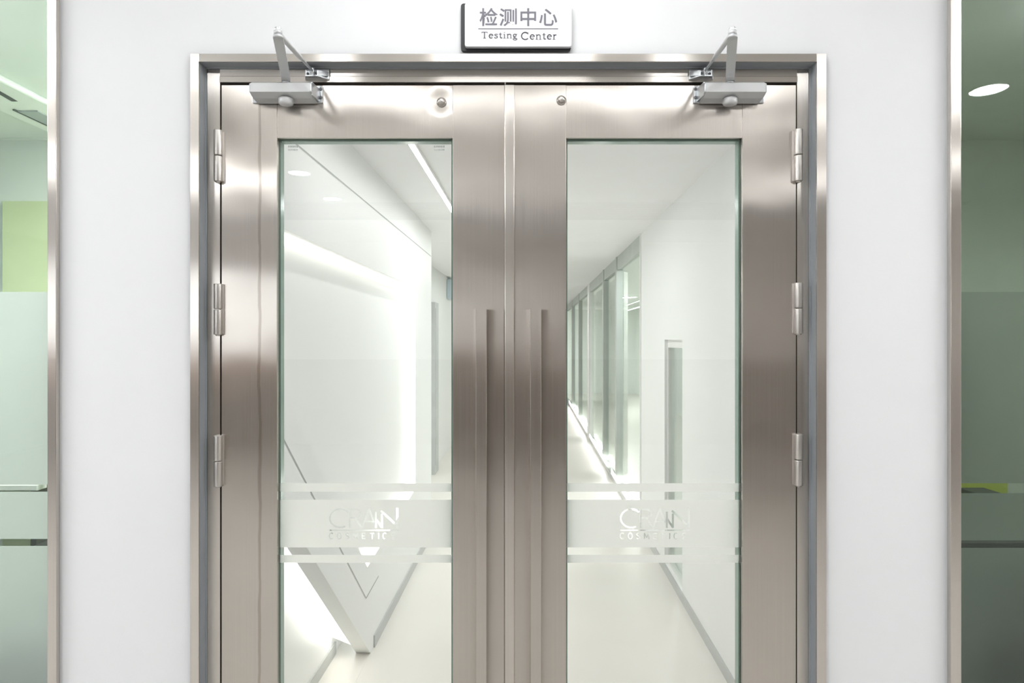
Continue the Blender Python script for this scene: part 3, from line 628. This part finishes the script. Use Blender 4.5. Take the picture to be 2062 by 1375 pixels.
# right-hand corridor wall with its narrow glazed slot, then the glass partition
S0, S1, SZ0, SZ1, PT = 3.94, 4.46, 0.05, 1.5, 5.4
m = MB(CW)
m.box(LR, LR + 0.12, T0, S0, 0, CZ); m.box(LR, LR + 0.12, S1, PT, 0, CZ); m.box(LR, LR + 0.12, S0, S1, 0, SZ0); m.box(LR, LR + 0.12, S0, S1, SZ1, CZ)
struct(m.build('wall_corridor_right', M['cor_wall']), 'plain white corridor wall with a narrow upright window slot', 'wall')
m = MB(CW); m.box(LR - 0.008, LR, T0, 16.5, 0, 0.055); struct(m.build('baseboard_right', M['skirt']), 'grey skirting along the plain corridor wall', 'baseboard')
wi = thing('window_4', 'narrow upright window slot in the plain corridor wall', 'window', CW((LR + 0.06, (S0 + S1) / 2, SZ0)), kind='structure')
m = MB(CW)
for a, b, c, d in ((S0, S0 + 0.012, SZ0, SZ1), (S1 - 0.012, S1, SZ0, SZ1), (S0 + 0.012, S1 - 0.012, SZ0, SZ0 + 0.02), (S0 + 0.012, S1 - 0.012, SZ1 - 0.05, SZ1)):
    m.box(LR + 0.02, LR + 0.05, a, b, c, d)
m.build('window_frame', M['white_post'], wi)
m = MB(CW); m.box(LR + 0.032, LR + 0.038, S0 + 0.012, S1 - 0.012, SZ0 + 0.02, SZ1 - 0.05); m.build('window_pane', M['pane'], wi)
pt = thing('window_5', 'long glass partition between the corridor and the office, grey posts', 'glass partition', CW((LR, 10.5, 0)), kind='structure')
PE = 17.0
m = MB(CW); m.box(LR, LR + 0.05, PT, PE, CZ - 0.13, CZ); m.build('head_rail', M['grey_post'], pt)
m = MB(CW); m.box(LR, LR + 0.05, PT, PE, 0, 0.06); m.build('sill_rail', M['grey_post'], pt)
for t, wd, mt in ((PT + 0.012, 0.025, 'white_post'), (6.95, 0.10, 'grey_post'), (8.2, 0.09, 'grey_post'), (10.3, 0.30, 'white_post'), (12.4, 0.09, 'grey_post'), (14.5, 0.09, 'grey_post')):
    m = MB(CW); m.box(LR - 0.01, LR + 0.06, t - wd / 2, t + wd / 2, 0.0, CZ); m.build('post', M[mt], pt)
m = MB(CW); m.box(LR + 0.022, LR + 0.028, PT + 0.02, PE, 0.06, CZ - 0.13); m.build('partition_pane', M['pane'], pt)
for a, b, lab in ((5.5, 7.3, 'nearest to the double doors'), (7.75, 10.0, 'between the grey post and the white post'), (10.6, 15.5, 'beyond the white post')):
    led(f'low light strip at the foot of the glass partition, {b - a:.0f}', [(LR - 0.012, a, 0.075), (LR - 0.012, b, 0.075), (LR - 0.012, b, 0.125), (LR - 0.012, a, 0.125)], 'led_low', 'low light strips along the glass partition')['label'] = f'low light strip along the glass partition, {lab}'
# folded grey-green blinds behind the partition
def blind(t0, t1, lab):
    k = MB(CW); n = int((t1 - t0) / 0.09); pts = []
    for i in range(n + 1):
        t = t0 + (t1 - t0) * i / n; d = 0.10 + (0.03 if i % 2 else -0.02) + random.uniform(-0.008, 0.008)
        pts += [(LR + d, t, 0.12), (LR + d, t, CZ - 0.14)]
    k.add(pts, [(2 * i, 2 * i + 2, 2 * i + 3, 2 * i + 1) for i in range(n)])
    tag(k.build('curtain', M['blind']), lab, 'curtain', 'grey-green curtains behind the glass partition')
blind(7.0, 10.1, 'grey-green pleated curtain behind the partition, before the white post'); blind(10.55, 16.8, 'grey-green pleated curtain behind the partition, past the white post')
# office behind the partition
OL = 4.6
m = MB(CW); m.box(LR + 0.12, OL, 4.3, T1, -0.06, 0); struct(m.build('floor.002', M['cor_floor']), 'pale floor of the office behind the glass partition', 'floor')
m = MB(CW); m.box(LR + 0.12, OL, 4.3, T1, 2.40, 2.46); struct(m.build('ceiling.002', M['office_wall']), 'pale ceiling of the office behind the glass partition', 'ceiling')
m = MB(CW); m.box(OL, OL + 0.1, 4.3, T1, 0, 2.4); struct(m.build('wall_office', M['office_wall']), 'pale green-white side wall of the office behind the partition', 'wall')
m = MB(CW); m.box(LR + 0.12, OL, T1, T1 + 0.1, 0, 2.4); struct(m.build('wall_office.001', M['office_wall']), 'pale end wall of the office behind the partition', 'wall')
m = MB(CW); m.box(LR + 0.12, OL, 4.25, 4.33, 0, 2.4); struct(m.build('wall_office.002', M['office_wall']), 'pale near wall of the office by the window slot', 'wall')
def area(t, name, w_, l_, watts, loc, rot=(0, 0, 0), spread=180, col=(0.985, 0.995, 0.985)):
    l = bpy.data.lights.new('lamp', 'AREA'); l.shape = 'RECTANGLE'; l.size = w_; l.size_y = l_; l.energy = watts; l.color = col; l.spread = math.radians(spread)
    o = bpy.data.objects.new('lamp', l); C.objects.link(o); o.parent = t; o.location = loc; o.rotation_euler = rot; return o
def linear_light(name, label, L, t0, t1, z, wd, watts, drop=0.0, group=None, spread=180):
    c = CW((L, (t0 + t1) / 2, z)); t = thing(name, label, 'light', c, group)
    m = MB(CW); m.box(L - wd / 2 - 0.006, L - wd / 2, t0, t1, z - 0.012, z); m.box(L + wd / 2, L + wd / 2 + 0.006, t0, t1, z - 0.012, z); m.box(L - wd / 2, L + wd / 2, t0, t1, z - 0.002, z)
    m.build('housing', M['white_post'], t)
    m = MB(CW); m.box(L - wd / 2, L + wd / 2, t0, t1, z - 0.0075, z - 0.0025); m.build('diffuser', M['diffuser'], t)
    if drop:
        for tt in (t0 + 0.2, t1 - 0.2):
            k = MB(CW); k.tube((L, tt, z), (L, tt, z + drop), 0.003, n=8); k.build('suspension_wire', M['grey_post'], t)
    area(t, 'lamp', wd, t1 - t0 - 0.01, watts, (0, 0, -0.008), (0, 0, -YAW), spread); return t
linear_light('linear_light', 'long thin white light line in the corridor ceiling', -0.505, T0 + 0.2, 16.5, CZ - 0.001, 0.026, CORR_W, spread=165)
for t_, wt, lab in ((4.2, 6, 'nearest the double doors'), (6.0, 6, 'second from the double doors'), (8.0, 6.4, 'third from the double doors'), (10.5, 9, 'fourth from the double doors'), (13.5, 11, 'farthest from the double doors')):  # added lamps hidden behind the meeting stiles, evening out the corridor light
    p = CW((-0.1, t_, CZ)); downlight(p[0], p[1], p[2], 0.09, wt, f'added fill downlight along the middle of the corridor ceiling, {lab}', 'added fill downlights in the corridor ceiling')
p = CW((0.3, 2.25, CZ)); t = thing('unseen_panel_light', 'added square corridor fill light hidden just behind the double doors', 'ceiling light', p)  # added light, hidden by the top rail, to brighten the plain wall
m = MB(CW)
for a, b, c_, d_ in ((-0.02, 0.62, 1.93, 1.95), (-0.02, 0.62, 2.55, 2.57), (-0.02, 0.0, 1.95, 2.55), (0.6, 0.62, 1.95, 2.55)): m.box(a, b, c_, d_, CZ - 0.012, CZ)
m.build('frame', M['white_post'], t); m = MB(CW); m.box(0.0, 0.6, 1.95, 2.55, CZ - 0.0055, CZ - 0.001); m.build('diffuser', M['diffuser_dim'], t); area(t, 'lamp', 0.6, 0.6, 2.8, (0, 0, -0.006), (0, 0, -YAW))
linear_light('pendant_light', 'hanging white light line in the office behind the partition', 1.93, 12.0, 15.3, 2.1, 0.05, 50, 0.3)
for i, (L, t, lab) in enumerate(((2.1, 14.4, 'nearer of the two round office ceiling lights by the hanging line'), (2.2, 16.6, 'farther of the two round office ceiling lights by the hanging line'), (2.6, 9.0, 'round office ceiling light behind the grey-green curtain'), (1.6, 6.6, 'unseen round office light brightening the room beyond the window slot'))):  # the last lamp is out of view, there to brighten the slot
    p = CW((L, t, 2.4)); downlight(p[0], p[1], p[2], 0.11, 48, lab, 'round office ceiling lights')
# things in the office seen through the slot and the first pane
m = MB(CW); m.box(2.2, 2.6, 8.0, 9.2, 0, 1.25); m.box(2.19, 2.2, 8.03, 8.58, 0.05, 1.2); m.box(2.19, 2.2, 8.62, 9.17, 0.05, 1.2); tag(m.build('cupboard', M['mid_grey']), 'grey office cupboard behind the nearest partition pane', 'cupboard')
t = thing('desk', 'white office desk seen through the corridor window slot', 'desk', CW((1.9, 5.6, 0)))
m = MB(CW); m.bbox(1.25, 2.3, 5.0, 6.4, 0.72, 0.75, 0.004); m.build('desktop', M['desk'], t)
for L in (1.29, 2.22):
    for tt in (5.06, 6.3):
        m = MB(CW); m.box(L, L + 0.04, tt, tt + 0.04, 0, 0.72); m.build('leg', M['mid_grey'], t)
t = thing('monitor', 'dark screen standing on the white office desk', 'monitor', CW((1.45, 5.5, 0.75)))
m = MB(CW); m.bbox(1.36, 1.39, 5.2, 5.75, 1.12, 1.46, 0.004); m.build('screen', M['dark_grey'], t)
m = MB(CW); m.box(1.385, 1.41, 5.45, 5.5, 0.752, 1.15); m.box(1.33, 1.48, 5.38, 5.57, 0.75, 0.757); m.build('stand', M['mid_grey'], t)

# ------------------------------------------------------------------ lit room behind the pale green pane
GX0, GX1, GY = -4.6, -1.02, 2.30
GZ = 2.69
m = MB(); m.box(GX0, GX1, WB, GY, -0.06, 0); struct(m.build('floor.003', M['carpet']), 'floor of the lit room behind the pale green pane', 'floor')
m = MB(); m.box(GX0, GX1, 0.02, GY, GZ, GZ + 0.05); struct(m.build('ceiling.003', M['office_wall']), 'white ceiling of the lit room behind the pale green pane', 'ceiling')
m = MB(); m.box(GX0, GX1, GY, GY + 0.1, 0, GZ); struct(m.build('wall_room_left', M['office_wall']), 'pale rear wall of the lit room behind the green pane', 'wall')
m = MB(); m.box(GX1, GX1 + 0.05, WB, GY, 0, GZ); m.box(GX0 - 0.05, GX0, 0.02, GY, 0, GZ); struct(m.build('wall_room_left.001', M['office_wall']), 'pale side walls of the lit room behind the green pane', 'wall')
m = MB(); m.box(X(5, GY - 0.02), -1.7, GY - 0.02, GY, 0, Z(405, GY - 0.02)); tag(m.build('wall_panel', M['green']), 'light green panel on the rear wall of the lit room', 'wall panel')
m = MB(); m.box(GX0, GX1, GY - 0.05, GY, Z(283, GY), Z(268, GY)); struct(m.build('trim_5', M['office_wall']), 'white cornice on the rear wall of the lit room', 'trim')
t = thing('ceiling_vent', 'white ceiling air conditioner panel with dark outlet slots, lit room', 'air conditioner', (-2.43, 1.6, GZ - 0.03))
m = MB(); m.bbox(-2.60, -2.29, 0.6, 2.12, GZ - 0.03, GZ, 0.01); m.build('panel', M['vent_white'], t)
m = MB(); pts = []
for i in range(9):
    a = i / 8; y = 1.05 + 0.50 * a; x = -2.385 - 0.035 * a * a; pts += [(x - 0.016, y, GZ - 0.0305), (x + 0.016, y, GZ - 0.0305)]
m.add(pts, [(2 * i, 2 * i + 1, 2 * i + 3, 2 * i + 2) for i in range(8)]); m.build('outlet_slot', M['vent_dark'], t)
m = MB(); m.box(-2.50, -2.40, 1.68, 2.08, GZ - 0.036, GZ - 0.0302); m.build('outlet_flap', M['vent_grey'], t)
m = MB(); m.box(-2.512, -2.50, 1.66, 2.08, GZ - 0.037, GZ - 0.0302); m.build('outlet_slot', M['vent_dark'], t)
t = thing('unseen_panel_light', 'unseen square ceiling light of the lit room behind the green pane', 'ceiling light', (-1.35, 1.45, GZ))  # lamp kept out of view, placed for the tone of the film
m = MB(); m.box(-1.55, -1.15, 1.25, 1.65, GZ - 0.012, GZ); m.build('frame', M['white_post'], t); m = MB(); m.box(-1.53, -1.17, 1.27, 1.63, GZ - 0.0135, GZ - 0.0121); m.build('diffuser', M['diffuser'], t); area(t, 'lamp', 0.36, 0.36, 82, (0, 0, -0.0145))
t = thing('office_chair', 'dark framed chair behind the clear slit of the pale green pane', 'chair', (-2.15, 1.55, 0))
m = MB(); m.bbox(-2.40, -1.95, 1.35, 1.78, 0.43, 0.47, 0.012); m.build('seat', M['chair_black'], t)
m = MB(); m.bbox(-2.40, -1.95, 1.74, 1.78, 0.55, 0.88, 0.012); m.build('backrest', M['chair_black'], t)
for x in (-2.37, -1.98):
    for y in (1.38, 1.75):
        m = MB(); m.tube((x, y, 0), (x, y, 0.43 if y < 1.5 else 0.86), 0.011, n=10); m.build('leg', M['chair_black'], t)
t = thing('desk', 'pale desk behind the upper clear slit of the green pane', 'desk', (-2.6, 1.9, 0))
m = MB(); m.bbox(-3.6, -2.45, 1.75, 2.25, 0.72, 0.75, 0.004); m.build('desktop', M['desk'], t)
for x in (-3.56, -2.52):
    m = MB(); m.box(x, x + 0.03, 1.8, 2.2, 0, 0.72); m.build('leg', M['chair_black'], t)

# ------------------------------------------------------------------ dim room behind the dark green pane
KX0, KX1, KY = 1.15, 4.6, 2.3
m = MB(); m.box(KX0, KX1, WB, KY, -0.06, 0); struct(m.build('floor.004', M['carpet']), 'floor of the dim room behind the dark green pane', 'floor')
m = MB(); m.box(KX0, KX1, 0.02, KY, GZ, GZ + 0.05); struct(m.build('ceiling.004', M['dark_wall']), 'ceiling of the dim room behind the dark green pane', 'ceiling')
m = MB(); m.box(KX0, KX1, KY, KY + 0.1, 0, GZ); struct(m.build('wall_room_right', M['dark_wall']), 'rear wall of the dim room behind the dark green pane', 'wall')
m = MB(); m.box(KX0 - 0.05, KX0, WB, KY, 0, GZ); m.box(KX1, KX1 + 0.05, 0.02, KY, 0, GZ); struct(m.build('wall_room_right.001', M['dark_wall']), 'side walls of the dim room behind the dark green pane', 'wall')
t = thing('unseen_panel_light', 'added unseen square fill light in the dim room behind the dark pane', 'ceiling light', (1.40, 1.2, GZ))  # weak lamp added out of view to lift the dark room
m = MB(); m.box(1.20, 1.60, 1.0, 1.4, GZ - 0.012, GZ); m.build('frame', M['white_post'], t); m = MB(); m.box(1.22, 1.58, 1.02, 1.38, GZ - 0.0135, GZ - 0.0121); m.build('diffuser', M['diffuser_dim'], t); area(t, 'lamp', 0.36, 0.36, 4, (0, 0, -0.0145))
m = MB(); m.bbox(1.22, 3.25, 0.135, 0.55, 0.0, 0.93, 0.006); tag(m.build('cabinet', M['chair_black']), 'added long black block shading the foot of the dark green pane', 'cabinet')  # block added to keep light off the lower frosted film
m = MB(); m.bbox(-3.2, -1.12, 0.135, 0.45, 0.0, 0.76, 0.006); tag(m.build('cabinet', M['dark_grey']), 'added long dark grey block shading the foot of the pale green pane', 'cabinet')  # added block that darkens the lower part of this film
y = 1.85
m = MB(); m.bbox(1.9, X(2030, y), y, y + 0.4, 0.0, 0.78, 0.006); tag(m.build('cabinet', M['olive']), 'low yellow-green cabinet behind the dark green pane', 'cabinet')
m = MB(); m.bbox(X(1980, 1.5), X(2040, 1.5), 1.5, 1.7, 0.0, 0.75, 0.01); tag(m.build('bin', M['chair_black']), 'black bin behind the lower clear slit of the dark pane', 'bin')

for o in bpy.data.objects:
    if '_o' in o: del o['_o']
